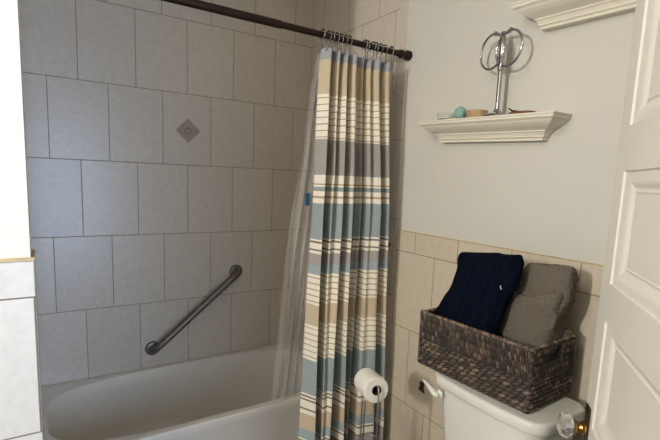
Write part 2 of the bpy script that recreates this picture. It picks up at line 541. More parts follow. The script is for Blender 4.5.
# ------------------------------------------------------------------ grab bar
A, B = Vector((0.458, YB, 0.484)), Vector((0.915, YB, 0.864))
gb = thing('grab_bar', 'pewter grab bar mounted diagonally on the tiled tub wall', 'grab bar', A)
dv = (B - A); u = dv.normalized(); out = Vector((0, -1, 0))
bm = bmesh.new()
pts = [Vector((0, 0, 0)), out * 0.022, out * 0.036 + u * 0.006, out * 0.045 + u * 0.02, out * 0.048 + u * 0.04]
pts += [out * 0.048 + u * t for t in (0.1, dv.length / 2, dv.length - 0.1)]
pts += [dv + out * 0.048 - u * 0.04, dv + out * 0.045 - u * 0.02, dv + out * 0.036 - u * 0.006, dv + out * 0.022, dv]
tube(bm, pts, 0.0185, 20)
obj('bar', bm, M_PEWTER, gb)
bm = bmesh.new(); q = dv - u * 0.16 + out * 0.048; tube(bm, [q - u * 0.004, q, q + u * 0.004], 0.0200, 20); obj('bar_joint', bm, M_PEWTER, gb)
for k in (Vector((0, 0, 0)), dv):
    bm = bmesh.new()
    lathe(bm, [(0.0001, 0), (0.037, 0), (0.038, 0.006), (0.034, 0.012), (0.022, 0.015), (0.018, 0.022), (0.0001, 0.022)], 32, align(k, out))
    obj('flange', bm, M_PEWTER, gb)

# ------------------------------------------------------------------ curtain rod
RY, RZ = 1.543, 1.955
rod = thing('curtain_rod', 'dark bronze shower curtain rod spanning the tub opening', 'curtain rod', (XR, RY, RZ))
bm = bmesh.new(); tube(bm, [(-1.52, 0, 0), (-1.0, 0, 0), (-0.5, 0, 0), (0, 0, 0)], 0.0122, 18); obj('rod_tube', bm, M_BRONZE, rod)
bm = bmesh.new(); tube(bm, [(-1.52, 0, 0), (-1.2, 0, 0), (-0.62, 0, 0)], 0.0142, 18); obj('outer_rod_tube', bm, M_BRONZE, rod)
for s, x in ((-1, 0.0), (1, -1.52)):
    bm = bmesh.new()
    lathe(bm, [(0.0001, 0), (0.0205, 0), (0.0205, 0.018), (0.016, 0.024), (0.015, 0.034), (0.018, 0.038), (0.018, 0.05), (0.0145, 0.054), (0.0125, 0.075), (0.0001, 0.075)], 28, align((x, 0, 0), (s, 0, 0)))
    obj('end_cap', bm, M_BRONZE, rod)

# ------------------------------------------------------------------ curtain
ZS = [1.93, 1.83, 1.284, 0.90, 0.30, 0.0]
XS = [[0.905, 0.926, 0.955, 0.978, 1.004, 1.025, 1.047, 1.070, 1.090, 1.112, 1.130, 1.162, 1.188, 1.226, 1.278],
      [0.900, 0.923, 0.952, 0.973, 1.001, 1.022, 1.044, 1.068, 1.088, 1.110, 1.128, 1.158, 1.184, 1.222, 1.276],
      [0.892, 0.905, 0.938, 0.961, 1.000, 1.020, 1.053, 1.092, 1.117, 1.146, 1.162, 1.206, 1.230, 1.264, 1.296],
      [0.880, 0.901, 0.937, 0.952, 0.996, 1.016, 1.050, 1.081, 1.110, 1.146, 1.159, 1.210, 1.244, 1.276, 1.303],
      [0.867, 0.906, 0.943, 0.956, 0.987, 1.018, 1.061, 1.092, 1.111, 1.134, 1.156, 1.232, 1.263, 1.302, 1.322],
      [0.862, 0.906, 0.945, 0.956, 0.985, 1.020, 1.064, 1.094, 1.111, 1.130, 1.154, 1.236, 1.268, 1.304, 1.324]]
DEP = [0.5, 0.02, 0.9, 0.10, 0.0, 1.0, 0.0, 1.0, 0.45, 1.0, 0.12, 0.0, 1.0, 0.05, 0.8]
cur = thing('shower_curtain', 'striped fabric shower curtain in beige, cream and slate, drawn to the right', 'curtain', (1.1, 1.55, 0))


def curtain_section(z, n):
    A_ = interp(z, [0.0, 0.9, 1.6, 1.85, 1.93], [0.145, 0.135, 0.110, 0.075, 0.045])
    xs = [interp(z, ZS[::-1], [XS[k][i] for k in range(6)][::-1]) for i in range(15)]
    dep = list(DEP)
    sh = interp(z, [0, 1.45, 1.8], [0.016, 0.016, 0.004])
    xs = [x + sh * (1 - i / 14) for i, x in enumerate(xs)]
    k1 = interp(z, [0.3, 1.0, 1.4, 1.9], [0.10, 0.18, 0.34, 0.55])
    xs = xs[:4] + [0.5 * (xs[3] + xs[4]) + 0.003] + xs[4:11] + [0.55 * xs[10] + 0.45 * xs[11]] + xs[11:]
    dep = dep[:4] + [k1] + dep[4:11] + [k1 * 0.8] + dep[11:]
    nx, nd = [], []
    fr = interp(z, [0.3, 1.3, 1.9], [0.80, 0.66, 0.50])
    for i, (x, d_) in enumerate(zip(xs, dep)):
        if d_ >= 0.85 and 0 < i < len(xs) - 1:
            nx += [x - fr * (x - xs[i - 1]), x, x + fr * (xs[i + 1] - x)]
            nd += [0.14 + 0.3 * dep[i - 1], d_, 0.30 + 0.3 * dep[i + 1]]
        else:
            nx.append(x); nd.append(d_)
    xs, dep = nx, nd
    P = []
    for i, x in enumerate(xs):
        wob = 0.004 * noise.noise(Vector((i * 3.1, z * 2.2, 0)))
        P.append((x + wob - 1.1, 1.485 - 1.55 + dep[i] * A_ + wob, z))
    out = catmull(P, n)
    for k, v in enumerate(out):
        v.y += 0.0025 * noise.noise(Vector((k * 0.21, z * 5, 2.2)))
        if z > 1.89:
            v.z = z - 0.006 * (z - 1.89) / 0.010 * (0.5 + 0.5 * math.cos(k * 0.9))
    return out


bm = bmesh.new()
uvl = bm.loops.layers.uv.new('UVMap')
NZ = 150
rows = []
for j in range(NZ + 1):
    z = 0.14 + (1.897 - 0.14) * j / NZ
    rows.append(([bm.verts.new(p) for p in curtain_section(z, 10)], z))
for (a, za), (b, zb) in zip(rows[:-1], rows[1:]):
    for i in range(len(a) - 1):
        f = bm.faces.new((a[i], a[i + 1], b[i + 1], b[i]))
        for lp, (uu, vv) in zip(f.loops, ((i, za), (i + 1, za), (i + 1, zb), (i, zb))):
            lp[uvl].uv = (uu * 0.01, vv)
cl = obj('cloth', bm, curtain_mat(), cur, sharp=180)
md = cl.modifiers.new('thick', 'SOLIDIFY'); md.thickness = 0.0018
bm = bmesh.new(); lathe(bm, [(0.0001, 0), (0.006, 0), (0.006, 0.014), (0.0001, 0.014)], 12, Matrix.Translation((1.312 - 1.1, 1.535 - 1.55, 1.118)))
obj('edge_magnet', bm, M_BLACK, cur)

# clear vinyl liner, hanging inside the tub
lin_o = thing('shower_liner', 'clear plastic shower liner hanging behind the striped curtain into the tub', 'liner', (1.0, 1.6, 0))
bm = bmesh.new()
NL, NZL = 120, 90
rows = []
for j in range(NZL + 1):
    z = 0.20 + (1.905 - 0.20) * j / NZL
    yc = interp(z, [0.2, 0.378, 0.9, 1.4, 1.78, 1.905], [1.885, 1.850, 1.765, 1.700, 1.645, 1.610])
    xl = interp(z, [0.2, 0.40, 0.70, 1.05, 1.24, 1.48, 1.70, 1.90], [0.905, 0.905, 0.905, 0.905, 0.912, 0.930, 0.932, 0.940])
    amp = interp(z, [0.2, 1.2, 1.9], [0.024, 0.020, 0.013])
    row = []
    for i in range(NL + 1):
        t = i / NL
        x = xl + (1.27 - xl) * t
        w = math.sin(t * 2 * PI * 9 + 1.2 * math.sin(z * 2 + 3 * t)) + 0.5 * math.sin(t * 2 * PI * 17 + 2 * z)
        nz = noise.noise(Vector((x * 14, z * 3.2, 5.5)))
        row.append(bm.verts.new((x - 1.0 + 0.008 * nz, yc - 1.6 + amp * (0.7 * w + 0.9 * nz) + max(0, z - 1.55) * 0.05 * noise.noise(Vector((x * 40, z * 22, 1.5))), z)))
    rows.append(row)
for a, b in zip(rows[:-1], rows[1:]):
    for i in range(NL):
        bm.faces.new((a[i], a[i + 1], b[i + 1], b[i]))
obj('liner_sheet', bm, M_LINER, lin_o, sharp=180)
bm = bmesh.new(); vs_ = box(bm, 0.958 - 1.0, 0.978 - 1.0, 1.69 - 1.6, 1.694 - 1.6, 1.29, 1.345); obj('blue_tag', bm, M_BLUE, lin_o, bevel=0.0015)['label'] = 'blue tag on the clear liner'

# hooks on the rod, one thing each
hx = [0.925, 0.953, 0.972, 0.990, 1.010, 1.033, 1.050, 1.128, 1.140, 1.168, 1.186, 1.208, 1.232, 1.268]
ordw = ['first', 'second', 'third', 'fourth', 'fifth', 'sixth', 'seventh', 'eighth', 'ninth', 'tenth', 'eleventh', 'twelfth', 'thirteenth', 'fourteenth']


def hook_wire(bm, lean):
    r = 0.019
    pts = []
    for k in range(17):
        a = math.radians(-60 + 300 * k / 16)
        pts.append((0.0, r * math.cos(a), r * math.sin(a) + 0.0))
    pts = pts[::-1]
    tail = [(lean * 0.3, -0.014, -0.030), (lean * 0.7, -0.018, -0.045), (lean, -0.026, -0.060), (lean, -0.040, -0.070), (lean, -0.052, -0.066), (lean, -0.054, -0.052)]
    tube(bm, pts + [(lean * 0.1, 0.002 if False else pts[-1][1] * 0.5, -0.024)][:0] + [], 0.0021, 8)
    st = pts[0]
    tube(bm, [st] + tail, 0.0021, 8)


base_hook = None
for i, x in enumerate(hx):
    lab = 'chrome wire curtain hook on the dark rod, %s from the left' % ordw[i]
    h = thing('curtain_hook', lab, 'curtain hook', (x, RY, RZ), 0.12 * math.sin(i * 2.3), 'curtain hooks on the dark rod')
    if i == 0:
        bm = bmesh.new(); hook_wire(bm, -0.010); w0 = obj('wire', bm, M_CHROME, h)
        bm = bmesh.new()
        for k in range(5):
            a = math.radians(40 + 25 * k)
            lathe(bm, [(0.0001, -0.003), (0.0028, -0.002), (0.0036, 0), (0.0028, 0.002), (0.0001, 0.003)], 10, align((0, 0.019 * math.cos(a), 0.019 * math.sin(a)), (0, -math.sin(a), math.cos(a))))
        b0 = obj('roller_beads', bm, M_BLACK, h)
    else:
        for s in (w0, b0):
            c = s.copy(); C.objects.link(c); c.parent = h

# ------------------------------------------------------------------ wall shelves


def make_shelf(loc, length, label):
    s = thing('wall_shelf', label, 'shelf', loc, group='crown moulding wall shelves')
    s.rotation_euler = (math.radians(1.7), 0, 0)
    om = 0.093
    prof = [(0.093, 0.0), (0.093, -0.008), (0.088, -0.012), (0.085, -0.012), (0.083, -0.016), (0.078, -0.021), (0.071, -0.027), (0.062, -0.032), (0.053, -0.036), (0.045, -0.040),
            (0.042, -0.042), (0.042, -0.046), (0.038, -0.048), (0.035, -0.053), (0.033, -0.058), (0.033, -0.062), (0.029, -0.064), (0.027, -0.067), (0.027, -0.073)]
    bm = bmesh.new()
    rings = []
    for o_, z in prof[::-1]:
        i_ = (om - o_)
        rings.append([Vector((0, length / 2 - i_, z)), Vector((-o_, length / 2 - i_, z)), Vector((-o_, -length / 2 + i_, z)), Vector((0, -length / 2 + i_, z))])
    loft(bm, rings)
    obj('moulding', bm, M_SHELF, s, sharp=20)
    bm = bmesh.new(); box(bm, -om - 0.003, 0, -length / 2 - 0.003, length / 2 + 0.003, 0, 0.006)
    obj('shelf_board', bm, M_SHELF, s, bevel=0.0015)
    return s


SH = make_shelf((XR, 1.075, 1.637), 0.570, 'cream crown moulding wall shelf holding the ring stand and trinkets')
make_shelf((XR, 0.682, 1.968), 0.570, 'cream crown moulding wall shelf, the empty higher one beside the door')


def ztop(y):
    return 1.637 + 0.006 + math.tan(math.radians(1.7)) * (y - 1.075)


# ring stand
sx, sy = 1.318, 1.02
st = thing('ring_stand', 'chrome stand holding two round towel rings, on the lower wall shelf', 'towel ring stand', (sx, sy, ztop(sy)))
bm = bmesh.new(); lathe(bm, [(0.0001, 0), (0.047, 0), (0.049, 0.004), (0.045, 0.009), (0.028, 0.013), (0.014, 0.018), (0.0105, 0.026), (0.0001, 0.026)], 40); obj('base', bm, M_CHROME, st)
bm = bmesh.new(); tube(bm, [(0, 0, 0.02), (0, 0, 0.09), (0, 0, 0.15)], 0.0078, 16)
tube(bm, [(0, 0, 0.15), (0, 0, 0.156), (0, 0, 0.19), (0, 0, 0.245), (0, 0, 0.262)], lambda t: 0.0088 + 0.0035 * math.sin(min(1, t * 1.1) * PI), 16)
obj('pole', bm, M_CHROME, st)
bm = bmesh.new(); tube(bm, [(-0.012, 0.024, 0.272), (-0.004, 0.012, 0.270), (0, 0, 0.27), (-0.004, -0.02, 0.27), (-0.012, -0.036, 0.271)], 0.0052, 12)
lathe(bm, [(0.0001, -0.009), (0.006, -0.007), (0.009, 0), (0.006, 0.007), (0.0001, 0.009)], 16, Matrix.Translation((0, 0, 0.272)))
obj('crossbar', bm, M_CHROME, st)
for (yy, zz, rot, dx) in ((0.032, 0.218, 12, -0.012), (-0.034, 0.216, 10, -0.012)):
    bm = bmesh.new()
    r = 0.0565
    tube(bm, [(math.sin(math.radians(rot)) * r * math.cos(a) + dx, yy + math.cos(math.radians(rot)) * r * math.cos(a), zz + r * math.sin(a)) for a in [2 * PI * k / 48 for k in range(48)]], 0.0042, 10, closed=True)
    obj('towel_ring', bm, M_CHROME, st)
    bm = bmesh.new(); lathe(bm, [(0.0001, -0.009), (0.0055, -0.007), (0.0085, 0), (0.0055, 0.007), (0.0001, 0.009)], 16, Matrix.Translation((-0.013, 0.022 if yy > 0 else -0.036, 0.274 if yy > 0 else 0.272)))
    obj('ball_finial', bm, M_CHROME, st)

# trinkets on the lower shelf
y = 1.255
d = bmesh.new(); lathe(d, [(0.0001, 0), (0.026, 0), (0.031, 0.004), (0.034, 0.027), (0.0325, 0.028), (0.029, 0.006), (0.0001, 0.004)], 32)
o = tag(obj('glass_dish', d, M_GLASS), 'small clear glass dish at the left end of the lower shelf', 'dish'); o.location = (1.32, y, ztop(y) + 0.0006)
d = bmesh.new(); lathe(d, [(0.0001, -0.024)] + [(0.0225 * math.cos(a), 0.024 * math.sin(a)) for a in [(-80 + 10 * k) * PI / 180 for k in range(17)]] + [(0.0001, 0.024)], 28)
y = 1.182
o = tag(obj('bath_ball', d, M_TEAL), 'speckled teal ball between the glass dish and tan bowl on the shelf', 'ball'); o.location = (1.318, y, ztop(y) + 0.024)
d = bmesh.new(); lathe(d, [(0.0001, 0), (0.028, 0), (0.031, 0.004), (0.037, 0.024), (0.038, 0.028), (0.036, 0.028), (0.030, 0.008), (0.0001, 0.006)], 32)
y = 1.114
o = tag(obj('small_bowl', d, M_WOODCUP), 'small tan round bowl beside the ring stand base on the shelf', 'bowl'); o.location = (1.328, y, ztop(y))
cl_ = thing('hair_clip', 'flat reddish brown clip with dark end lying right of the ring stand', 'hair clip', (1.318, 0.925, ztop(0.925) + 0.001))
cl_.rotation_euler = (math.radians(1.7), 0, 0.15)
bm = bmesh.new()
loft(bm, [[Vector((x * s, y_ * s, z)) for x, y_ in ((-0.014, -0.045), (0.0, -0.052), (0.014, -0.045), (0.018, 0.0), (0.012, 0.04), (-0.012, 0.04), (-0.018, 0.0))] for s, z in ((0.95, 0), (1, 0.004), (0.9, 0.009), (0.6, 0.012))])
obj('clip_body', bm, M_BROWN, cl_)
bm = bmesh.new(); tube(bm, [(-0.004, 0.01, 0.010), (-0.006, 0.03, 0.014), (-0.002, 0.047, 0.024)], lambda t: 0.004 - 0.002 * t, 8); obj('clip_tip', bm, M_BLACK, cl_)

# ------------------------------------------------------------------ toilet
to = thing('toilet', 'white toilet whose tank stands against the tiled wall', 'toilet', (1.2, 0.777, 0))


def rrect(x0, x1, y0, y1, z, rf, rb, bulge=0.0, k=8):
    """plan outline, front at x0 with corner radius rf, back x1 with rb"""
    P = []
    for (cx_, cy_, a0, r) in ((x0 + rf, y0 + rf, PI, rf), (x1 - rb, y0 + rb, 1.5 * PI, rb), (x1 - rb, y1 - rb, 0, rb), (x0 + rf, y1 - rf, 0.5 * PI, rf)):
        for i in range(k + 1):
            a = a0 + 0.5 * PI * i / k
            P.append(Vector((cx_ + r * math.cos(a), cy_ + r * math.sin(a), z)))
        if r == rf and cy_ == y1 - rf:
            for i in range(1, 10):
                t = i / 10
                P.append(Vector((x0, (y1 - rf) * (1 - t) + (y0 + rf) * t, z)))
    ym, hy = 0.5 * (y0 + y1), 0.5 * (y1 - y0)
    for p in P:
        if p.x < 0.5 * (x0 + x1):
            p.x -= bulge * (1 - ((p.y - ym) / hy) ** 2)
    return P


bm = bmesh.new()
T = lambda z, i, b=0.016: rrect(-0.138 + i, 0.076 - i * 0.3, -0.174 + i, 0.193 - i, z, 0.04, 0.035, b)
loft(bm, [T(0.43, 0.045), T(0.47, 0.03), T(0.60, 0.016), T(0.70, 0.008), T(0.768, 0.004)])
obj('tank', bm, M_TOILET, to)
bm = bmesh.new()
T2 = lambda z, i: rrect(-0.150 + i, 0.085 - i, -0.188 + i, 0.206 - i, z, 0.042 - i * 0.5, 0.045 - i * 0.5, 0.018)
loft(bm, [T2(0.768, 0.012), T2(0.766, 0.004), T2(0.772, 0.0), T2(0.791, 0.0), T2(0.7965, 0.002), T2(0.7995, 0.006), T2(0.8, 0.012), T2(0.8, 0.05)])
obj('tank_lid', bm, M_TOILET, to)
lv = bmesh.new()
lathe(lv, [(0.0001, 0), (0.012, 0), (0.013, 0.006), (0.009, 0.010), (0.0001, 0.011)], 20, align((-0.150, 0.158, 0.742), (-1, 0, 0)))
tube(lv, [(-0.165, 0.153, 0.738), (-0.168, 0.162, 0.741), (-0.168, 0.178, 0.748), (-0.166, 0.198, 0.756), (-0.164, 0.217, 0.761), (-0.163, 0.224, 0.762)], lambda t: [0.006, 0.010, 0.010, 0.007, 0.005, 0.0025][min(5, int(round(t * 5)))], 14)
obj('flush_lever', lv, M_TOILET, to)
bm = bmesh.new()
el = lambda cx_, hx_, hy_, z, n=2.3: superell(cx_, 0, hx_, hy_, n, z, 48)
loft(bm, [el(-0.22, 0.20, 0.11, 0.0), el(-0.22, 0.20, 0.105, 0.05), el(-0.20, 0.17, 0.09, 0.15), el(-0.24, 0.22, 0.12, 0.25), el(-0.30, 0.28, 0.165, 0.34), el(-0.32, 0.30, 0.178, 0.385), el(-0.32, 0.29, 0.17, 0.40)])
box(bm, -0.2, 0.13, -0.12, 0.12, 0.30, 0.43)
obj('bowl', bm, M_TOILET, to)
bm = bmesh.new()
loft(bm, [el(-0.345, 0.25, 0.182, 0.403), el(-0.345, 0.255, 0.187, 0.41), el(-0.345, 0.255, 0.187, 0.428), el(-0.345, 0.25, 0.18, 0.44), el(-0.345, 0.2, 0.14, 0.446)])
obj('seat_lid', bm, M_TOILET, to)

# rusty remnant on the tile beside the tank
poly = [(1.342, 0.54), (1.329, 0.5445), (1.317, 0.548), (1.314, 0.53), (1.317, 0.512), (1.308, 0.497), (1.323, 0.497), (1.336, 0.499), (1.347, 0.503), (1.345, 0.513), (1.338, 0.518)]
bm = bmesh.new()
cyy, czz = 1.328, 0.52
loft(bm, [[Vector((XR + 0.002 - d_, cyy + (a - cyy) * s, czz + (b - czz) * s)) for a, b in poly] for d_, s in ((0, 1), (0.003, 1.02), (0.006, 0.9), (0.007, 0.5))])
tag(obj('wall_bracket', bm, M_RUST), 'small dark rusty bracket remnant on the tile beside the flush lever', 'bracket')

# ------------------------------------------------------------------ toilet paper stand and roll
ps = thing('toilet_paper_stand', 'slim chrome wire toilet paper stand between curtain and toilet', 'toilet paper stand', (0.985, 1.20, 0))
bm = bmesh.new(); lathe(bm, [(0.0001, 0), (0.085, 0), (0.088, 0.004), (0.08, 0.010), (0.02, 0.013), (0.0001, 0.013)], 40); obj('base', bm, M_CHROME, ps)
a1, a2 = Vector((0.980, 1.168, 0.665)) - Vector((0.985, 1.20, 0)), Vector((1.008, 1.270, 0.657)) - Vector((0.985, 1.20, 0))
ax = (a2 - a1).normalized()
bm = bmesh.new()
pb = a1 - ax * 0.018
rest = a1 + Vector((0, 0, 0.010))
tube(bm, catmull([(pb.x, pb.y, 0.01), (pb.x, pb.y, 0.3), (pb.x, pb.y, 0.62), (pb.x, pb.y, 0.665), (pb.x + 0.004, pb.y + 0.008, 0.680), tuple(rest + Vector((0, 0, 0.004))), tuple(rest + ax * 0.05), tuple(rest + ax * 0.115), tuple(rest + ax * 0.122 + Vector((0, 0, 0.012)))], 6), 0.0032, 10)
obj('pole', bm, M_CHROME, ps)
CGX, CGY = 0.030, 0.034
for zc in (0.425, 0.16):
    bm = bmesh.new()
    tube(bm, [(CGX + 0.042 * math.cos(t), CGY + 0.042 * math.sin(t), zc) for t in [2 * PI * k / 36 for k in range(36)]], 0.0026, 8, closed=True)
    obj('cage_ring', bm, M_CHROME, ps)
for a in (0.4, 1.6, 3.05, 3.4, 4.7):
    bm = bmesh.new(); q = Vector((CGX + 0.042 * math.cos(a), CGY + 0.042 * math.sin(a), 0))
    top = 0.60 if 3 < a < 3.5 else 0.43
    tube(bm, [q + Vector((0, 0, 0.008)), q + Vector((0, 0, 0.25)), q + Vector((0, 0, top))], 0.0022, 8)
    obj('cage_wire', bm, M_CHROME, ps)

rl = thing('toilet_paper_roll', 'white toilet paper roll hung on the wire stand before the striped curtain', 'toilet paper', a1 + Vector((0.985, 1.20, 0)))
mr = align((0, 0, 0), ax)
bm = bmesh.new(); RR = 0.0475; LL = (a2 - a1).length
prof = [(0.0185, 0), (RR - 0.003, 0), (RR, 0.003), (RR, LL - 0.003), (RR - 0.003, LL), (0.0185, LL)]
rings = [[mr @ Vector((r * math.cos(2 * PI * i / 48), r * math.sin(2 * PI * i / 48), z)) for i in range(48)] for r, z in prof]
V = loft(bm, rings, False, False)
for i in range(48):
    j = (i + 1) % 48
    bm.faces.new((V[0][i], V[0][j], V[-1][j], V[-1][i]))
obj('paper', bm, M_PAPER, rl)
bm = bmesh.new()
rings = [[mr @ Vector((r * math.cos(2 * PI * i / 32), r * math.sin(2 * PI * i / 32), z)) for i in range(32)] for r, z in ((0.0183, -0.0005), (0.0183, LL + 0.0005), (0.0165, LL + 0.0005), (0.0165, -0.0005))]
V = loft(bm, rings, False, False)
for i in range(32):
    j = (i + 1) % 32
    bm.faces.new((V[0][i], V[0][j], V[-1][j], V[-1][i]))
obj('cardboard_core', bm, M_CARD, rl)

# ------------------------------------------------------------------ basket
BW, BL_, BH = 0.226, 0.396, 0.180           # x depth, y length, height
BA = math.radians(3.0)
bk = thing('wicker_basket', 'rectangular brown wicker basket of towels on top of the toilet tank', 'basket', (1.180, 0.857, 0.801), BA)
MW = wicker_mat()


def set_strand(bm, faces, v, lay):
    for f in faces:
        for lp in f.loops:
            lp[lay] = (v, v, v, 1)


def strand_bead(bm, lay, c, along, side, nrm, la, ls, ln, v, tilt=0.0, bend=0.0):
    """one visible hump of a woven strand"""
    al = (along * math.cos(tilt) + side * math.sin(tilt)).normalized()
    sd = (side * math.cos(tilt) - along * math.sin(tilt)).normalized()
    rings = []
    for t, k in ((-1, 0.25), (-0.6, 0.85), (0, 1.0), (0.6, 0.85), (1, 0.25)):
        cc = c + al * (la * t) - nrm * (ln * 0.9 * t * t)
        rings.append([cc + sd * (ls * k * math.cos(a)) + nrm * (ln * k * math.sin(a)) for a in [PI * i / 5 for i in range(6)] + [1.5 * PI]])
    n0 = len(bm.faces)
    V_ = loft(bm, rings)
    fs = set()
    for r_ in V_:
        for vv in r_:
            fs.update(vv.link_faces)
    set_strand(bm, fs, v, lay)


def side_panel(name, p0, p1, nrm, handle):
    """panel from p0 to p1 at base level; nrm outward"""
    bm = bmesh.new()
    lay = bm.loops.layers.color.new('strand')
    along = (p1 - p0).normalized(); L_ = (p1 - p0).length; up = Vector((0, 0, 1))
    hole = (L_ / 2 - 0.036, L_ / 2 + 0.036, 0.128, 0.168) if handle else None
    th = 0.006

    def slab(a0, a1_, z0, z1):
        P = []
        for z in (z0, z1):
            for a_, d_ in ((a0, 0), (a1_, 0), (a1_, -th), (a0, -th)):
                P.append(bm.verts.new(p0 + along * a_ + nrm * d_ + up * z))
        fs = [bm.faces.new([P[i] for i in f]) for f in ((0, 3, 2, 1), (4, 5, 6, 7), (0, 1, 5, 4), (1, 2, 6, 5), (2, 3, 7, 6), (3, 0, 4, 7))]
        set_strand(bm, fs, 0.05, lay)
    if hole:
        slab(0, L_, 0, hole[2]); slab(0, hole[0], hole[2], hole[3]); slab(hole[1], L_, hole[2], hole[3]); slab(0, L_, hole[3], BH)
    else:
        slab(0, L_, 0, BH)
    split = 0.092
    # chunky lower weave
    nrow = 7; rh = split / nrow
    for r_ in range(nrow):
        pitch = 0.0205
        n = int(L_ / pitch) + 1
        for i in range(n):
            a_ = (i + (0.5 if r_ % 2 else 0.0)) * pitch
            if a_ > L_ - 0.004 or a_ < 0.003:
                continue
            v = random.choice([0.32, 0.4, 0.45, 0.5, 0.55, 0.62, 0.7])
            c = p0 + along * a_ + up * (rh * (r_ + 0.5) + random.uniform(-0.0008, 0.0008)) + nrm * 0.001
            strand_bead(bm, lay, c, along, up, nrm, 0.0135, rh * 0.40, 0.0075, v, tilt=random.uniform(0.28, 0.45) * (1 if True else -1))
    # fine upright upper weave
    rows_u = 4; ru = (BH - split - 0.006) / rows_u
    for r_ in range(rows_u):
        pitch = 0.0086
        for i in range(int(L_ / pitch)):
            a_ = (i + 0.5 + (0.5 if r_ % 2 else 0)) * pitch
            z = split + ru * (r_ + 0.5)
            if a_ > L_ - 0.002:
                continue
            if hole and hole[0] - 0.003 < a_ < hole[1] + 0.003 and hole[2] - ru * 0.4 < z < hole[3] + ru * 0.4:
                continue
            v = random.choice([0.16, 0.26, 0.34, 0.4, 0.48, 0.56, 0.66])
            c = p0 + along * a_ + up * z + nrm * 0.0006
            strand_bead(bm, lay, c, up, along, nrm, ru * 0.66, pitch * 0.40, 0.0058, v, tilt=random.uniform(-0.3, -0.1))
    # twisted rope between the two weaves
    for zz, rr_ in ((split, 0.0035),):
        n = int(L_ / 0.012)
        for i in range(n):
            a_ = (i + 0.5) * L_ / n
            strand_bead(bm, lay, p0 + along * a_ + up * zz + nrm * 0.003, along, up, nrm, 0.008, rr_, 0.005, random.choice([0.05, 0.15, 0.3]), tilt=0.25)
    return obj(name, bm, MW, bk)


hxb, hyb = BW / 2, BL_ / 2
cc = [Vector((-hxb, -hyb, 0)), Vector((hxb, -hyb, 0)), Vector((hxb, hyb, 0)), Vector((-hxb, hyb, 0))]
side_panel('front_side', cc[3], cc[0], Vector((-1, 0, 0)), False)
side_panel('end_side', cc[0], cc[1], Vector((0, -1, 0)), True)
side_panel('back_side', cc[1], cc[2], Vector((1, 0, 0)), False)
side_panel('end_side', cc[2], cc[3], Vector((0, 1, 0)), True)
bm = bmesh.new(); lay = bm.loops.layers.color.new('strand')
for k in range(4):
    p, q = cc[k] + Vector((0, 0, BH)), cc[(k + 1) % 4] + Vector((0, 0, BH))
    al = (q - p).normalized(); n_ = al.cross(Vector((0, 0, 1)))
    n = int((q - p).length / 0.011)
    for i in range(n + 1):
        c = p + (q - p) * (i / n) - n_ * 0.003
        strand_bead(bm, lay, c, al, n_, Vector((0, 0, 1)), 0.0085, 0.0058, 0.0052, random.choice([0.45, 0.55, 0.65, 0.75]), tilt=0.5)
for k in range(4):
    for z in [0.008 * j for j in range(1, 22)]:
        p = cc[k]; dr = Vector((p.x, p.y, 0)).normalized()
        dr = Vector((math.copysign(0.7, p.x), math.copysign(0.7, p.y), 0))
        strand_bead(bm, lay, p + Vector((0, 0, z)), Vector((0, 0, 1)), Vector((-dr.y, dr.x, 0)), dr, 0.0062, 0.0058, 0.0045, random.choice([0.2, 0.3, 0.45, 0.55]), tilt=0.5)
obj('rim', bm, MW, bk)
bm = bmesh.new(); lay = bm.loops.layers.color.new('strand')
box(bm, -hxb + 0.002, hxb - 0.002, -hyb + 0.002, hyb - 0.002, 0, 0.006); set_strand(bm, bm.faces, 0.1, lay)
obj('bottom', bm, MW, bk, smooth=False)

# ------------------------------------------------------------------ towels


def cloth_slab(bm, uvl_, left, right, xc, th, ns=44, nt=54, seed=0, ribs=0.0, ribn=8, crumple=0.006, flat=3.0):
    """folded cloth: left/right = lists of (y, z) from bottom to top; xc, th = lists of centre x and thickness along the height"""
    k = len(left)
    ts = [i / (k - 1) for i in range(k)]
    rings = []
    vv = []
    for j in range(nt + 1):
        t = 1 - (1 - j / nt) ** 1.25
        e = min(1.0, (1 - t) / 0.10)
        top = math.sqrt(max(0.0, 1 - (1 - e) ** 2)) if e < 1 else 1.0
        ly, lz = interp(t, ts, [p[0] for p in left]), interp(t, ts, [p[1] for p in left])
        ry, rz = interp(t, ts, [p[0] for p in right]), interp(t, ts, [p[1] for p in right])
        xm = interp(t, ts, xc); hw = interp(t, ts, th) / 2 * (0.06 + 0.94 * top)
        ring = []
        for i in range(ns):
            a = 2 * PI * i / ns
            c, s = math.cos(a), math.sin(a)
            r = (abs(c) ** flat + abs(s) ** flat) ** (-1 / flat)
            uu, w = c * r, s * r
            f = 0.5 * (1 + uu)
            inset = (1 - top) * 0.014
            y_ = ly * (1 - f) + ry * f + (inset if ly < ry else -inset) * (-uu)
            z_ = lz * (1 - f) + rz * f
            x_ = xm + w * hw
            p = Vector((x_, y_, z_))
            nn = noise.noise_vector(p * 16 + Vector((seed, 0, 0)))
            n2 = noise.noise_vector(p * 45 + Vector((seed, 3, 0)))
            p += nn * crumple + n2 * crumple * 0.3
            if ribs:
                p.x -= ribs * (0.5 + 0.5 * math.cos(f * 2 * PI * ribn)) * (1 if w < 0 else 0)
            ring.append(p)
        rings.append(ring); vv.append(t)
    V_ = loft(bm, rings)
    bm.verts.index_update()
    pos = {}
    for j, r_ in enumerate(V_):
        for i, v_ in enumerate(r_):
            pos[v_] = (v_.co.y + v_.co.x * 0.6, v_.co.z)
    for v_ in pos:
        for f in v_.link_faces:
            for lp in f.loops:
                if lp.vert in pos:
                    lp[uvl_].uv = pos[lp.vert]


